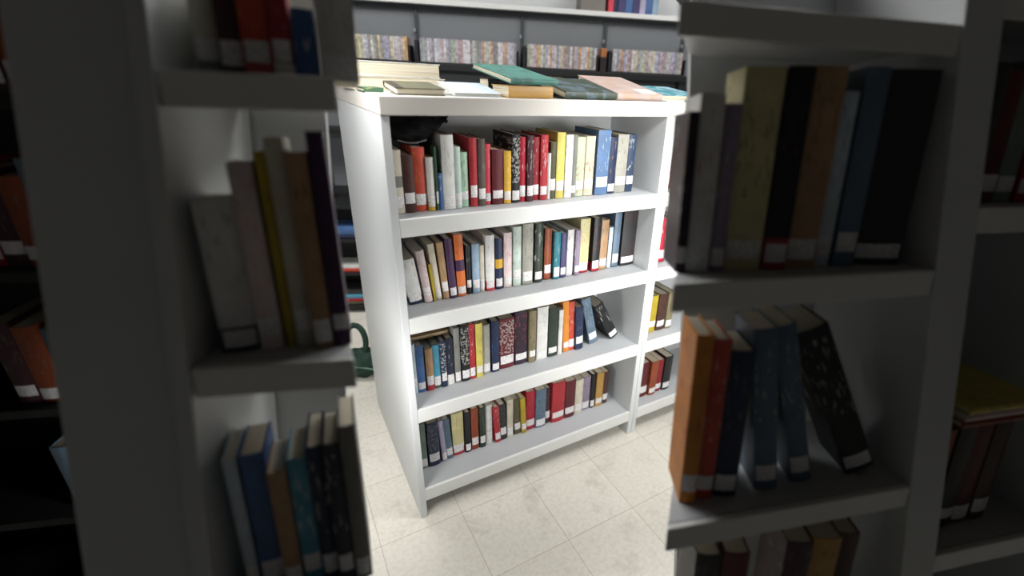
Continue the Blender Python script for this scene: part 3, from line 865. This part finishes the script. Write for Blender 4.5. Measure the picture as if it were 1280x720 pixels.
def lean_case(F, bays, uprights, ctop, label):
    """bays: (a0, a1, k0, k1, [shelf heights])"""
    e = empty('slanted_bookcase', F.root(), label, 'bookcase')
    inv = F.root().inverted()
    for (a0, a1, b0, b1, k, nm, mt) in uprights:
        MB().hexa(upright(F, inv, a0, a1, ctop, b0, b1, k)).build(nm, mt, e, .003)
    for (a0, a1, ka, kb, cs_) in bays:
        for c in cs_:
            s = MB().hexa(lean_board(F, inv, c, a0, a1, DP - .02, .03, ka, kb, .014)).build('shelf', SHELF, e, .001)
            MB().hexa(lean_board(F, inv, c, a0, a1, .0135, .05, ka, kb, 0)).build('shelf_edge', WHITE_EDGE, s, .003)
        MB().hexa(upright(F, inv, a0 + ka * (DP + .03) - (0 if ka else .02), a1 + kb * (DP + .03) + (0 if kb else .02), ctop, DP + .0305, DP + .045)).build('back_panel', WHITE, e)
    return e


PT = .43
FL = Lean((-.555, .586, 1.177), R(12), R(17))
KL = -.31                                            # the open end of the one-bay case is cut on a splay
lean_case(FL, [(.006, .238, 0.0, KL, [PT, 0, -PT, -2 * PT])],
          [(-.022, .004, -.002, .30, 0, 'side_panel', WHITE), (-.185, -.0225, .025, .05, 0, 'broad_side_post', WHITE)], .74,
          'shaded white one-bay bookcase with a broad side post, its front leaning back')
for tb, c, nm in ((LU, PT, 'upper'), (LM, 0, 'middle'), (LL, -PT, 'lower')):
    row(tb, FL.shelf(c), .055, .11, "one-bay case's %s shelf" % nm, 'books in the shaded one-bay case', .24, .008, .222, 13, .345)

FR = Lean((.708, .842, 1.302), R(14), R(15))
KR = .60
rc = lean_case(FR, [(-.54, -.001, KR, 0, [PT, 0, -.445, -.88]), (.088, .42, 0, 0, [.5, .115, -.62])],
               [(0, .087, 0, .30, 0, 'shared_upright', WHITE), (.4205, .445, 0, .30, 0, 'side_panel', WHITE)], 0.8,
               'shaded white two-bay bookcase with a wide shared upright, its front leaning back')
for tb, c, nm in ((RU, 0, 'upper'), (RM, -.445, 'middle'), (RL, -.88, 'lower')):
    row(tb, FR.shelf(c), .06, .11, "two-bay case's %s shelf" % nm, 'books in the shaded two-bay case', .24, -.505, -.004, -14, .35)
RB = [(.105, .05, .26, 'charcoal', 'grey', 'charcoal book', 0), (.16, .045, .25, 'maroon', 'dark', 'maroon book', 0), (.21, .05, .27, 'sage', 'dark', 'sage book', 0), (.265, .05, .25, 'crimson', 'white', 'crimson book', 0)]
row(RB, FR.shelf(.115), .06, .14, "two-bay case's narrow upper shelf", 'books in the second bay of the two-bay case', .24, .095, .415, 0, .28)
RB2 = [(.1, .05, .26, 'rust', 'dark', 'rust book', 0), (.152, .05, .28, 'charcoal', 'dark', 'charcoal book', 0), (.205, .05, .27, 'maroon', 'dark', 'maroon book', 0), (.258, .05, .27, 'brown', 'dark', 'brown book', 0)]
row(RB2, FR.shelf(-.62), .06, .14, "two-bay case's narrow lower shelf", 'books in the second bay of the two-bay case', .24, .095, .415, 0, .28)
fs = FR.shelf(-.62)
zz = .29
for i, (c1, c2, ds) in enumerate((('rust', 'dark', 'rust magazine lowest of the pile'), ('pinkwhite', 'rose', 'pinkish magazine midway in the pile'), ('lemon', 'olive', 'yellow magazine uppermost of the pile'))):
    m = fs @ Matrix.Translation((.1 + .004 * i, .03, zz)) @ Matrix(((0, 0, -1, .21), (0, 1, 0, 0), (1, 0, 0, 0), (0, 0, 0, 1)))
    book(m, .014, .19, .21, c1, c2, 'title', ds + ' lying in the second bay', 'flat magazines in the two-bay case', sticker=False, hard=False, name='magazine')
    zz += .0148

# a dark rack of books past the one-bay case's broad post
dr = empty('dark_bookrack', mat4(FL.a, FL.b0, Z, Vector((-1.78, .80, 0))), 'tall black bookrack standing past the broad post of the shaded one-bay case', 'rack')
for x in (0, .82): wbox('side_panel', BLACK, x, x + .02, 0, .3, 0, 1.8, dr, .002)
wbox('back_panel', BLACK, .02, .82, .285, .3, .05, 1.8, dr)
RZ = (.06, .42, .78, 1.14, 1.5)
for z in RZ: wbox('shelf', BLACK, .0205, .8195, 0, .284, z, z + .025, dr, .002)
wbox('top_board', BLACK, -.004, .844, -.004, .3, 1.8005, 1.82, dr, .002)
DRB = [('navy', 'dark navy'), ('rust', 'rust'), ('charcoal', 'charcoal'), ('slate', 'slate'), ('crimson', 'crimson'), ('forest', 'forest green'), ('plumbrown', 'plum')]
for k, z in enumerate(RZ):
    seq = [DRB[(i * 2 + k * 3) % 7] for i in range(7)]
    tb = [(.48 + i * .047, .046, .2 + .012 * ((i * 3 + k) % 4), c, 'grey', n + ' book', 0) for i, (c, n) in enumerate(seq)]
    row(tb, dr.matrix_world @ Matrix.Translation((0, 0, z + .025)), .03, .16, "black rack's %s shelf" % ('lowest', 'second-lowest', 'middle', 'second-highest', 'highest')[k], 'books in the tall black rack', .28, .03, .815)

added_strip_lamp(FR.p(.10, .42, .62), FR.a, Vector((-.55, .32, -.9)), .8, ADDED_STRIP_W[0], 'unseen strip lamp added high behind the shaded two-bay case')  # added lamps, hidden behind the cases, to brighten the white bookcase
added_strip_lamp(FR.p(.14, .42, .20), FR.a, Vector((-.8, .55, -.04)), .62, ADDED_STRIP_W[1], 'unseen strip lamp added midway behind the shaded two-bay case')
added_strip_lamp(FR.p(.14, .42, -.40), FR.a, Vector((-.8, .55, -.1)), .62, ADDED_STRIP_W[2], 'unseen strip lamp added low behind the shaded two-bay case')
added_strip_lamp(FL.p(-.04, .38, .78), FL.a, Vector((.35, .6, -.75)), .36, ADDED_STRIP_W[3], 'unseen strip lamp added high behind the shaded one-bay case')
added_strip_lamp(FL.p(-.07, .38, -.35), FL.a, Vector((.3, .9, -.2)), .3, ADDED_STRIP_W[4], 'unseen strip lamp added low behind the shaded one-bay case')
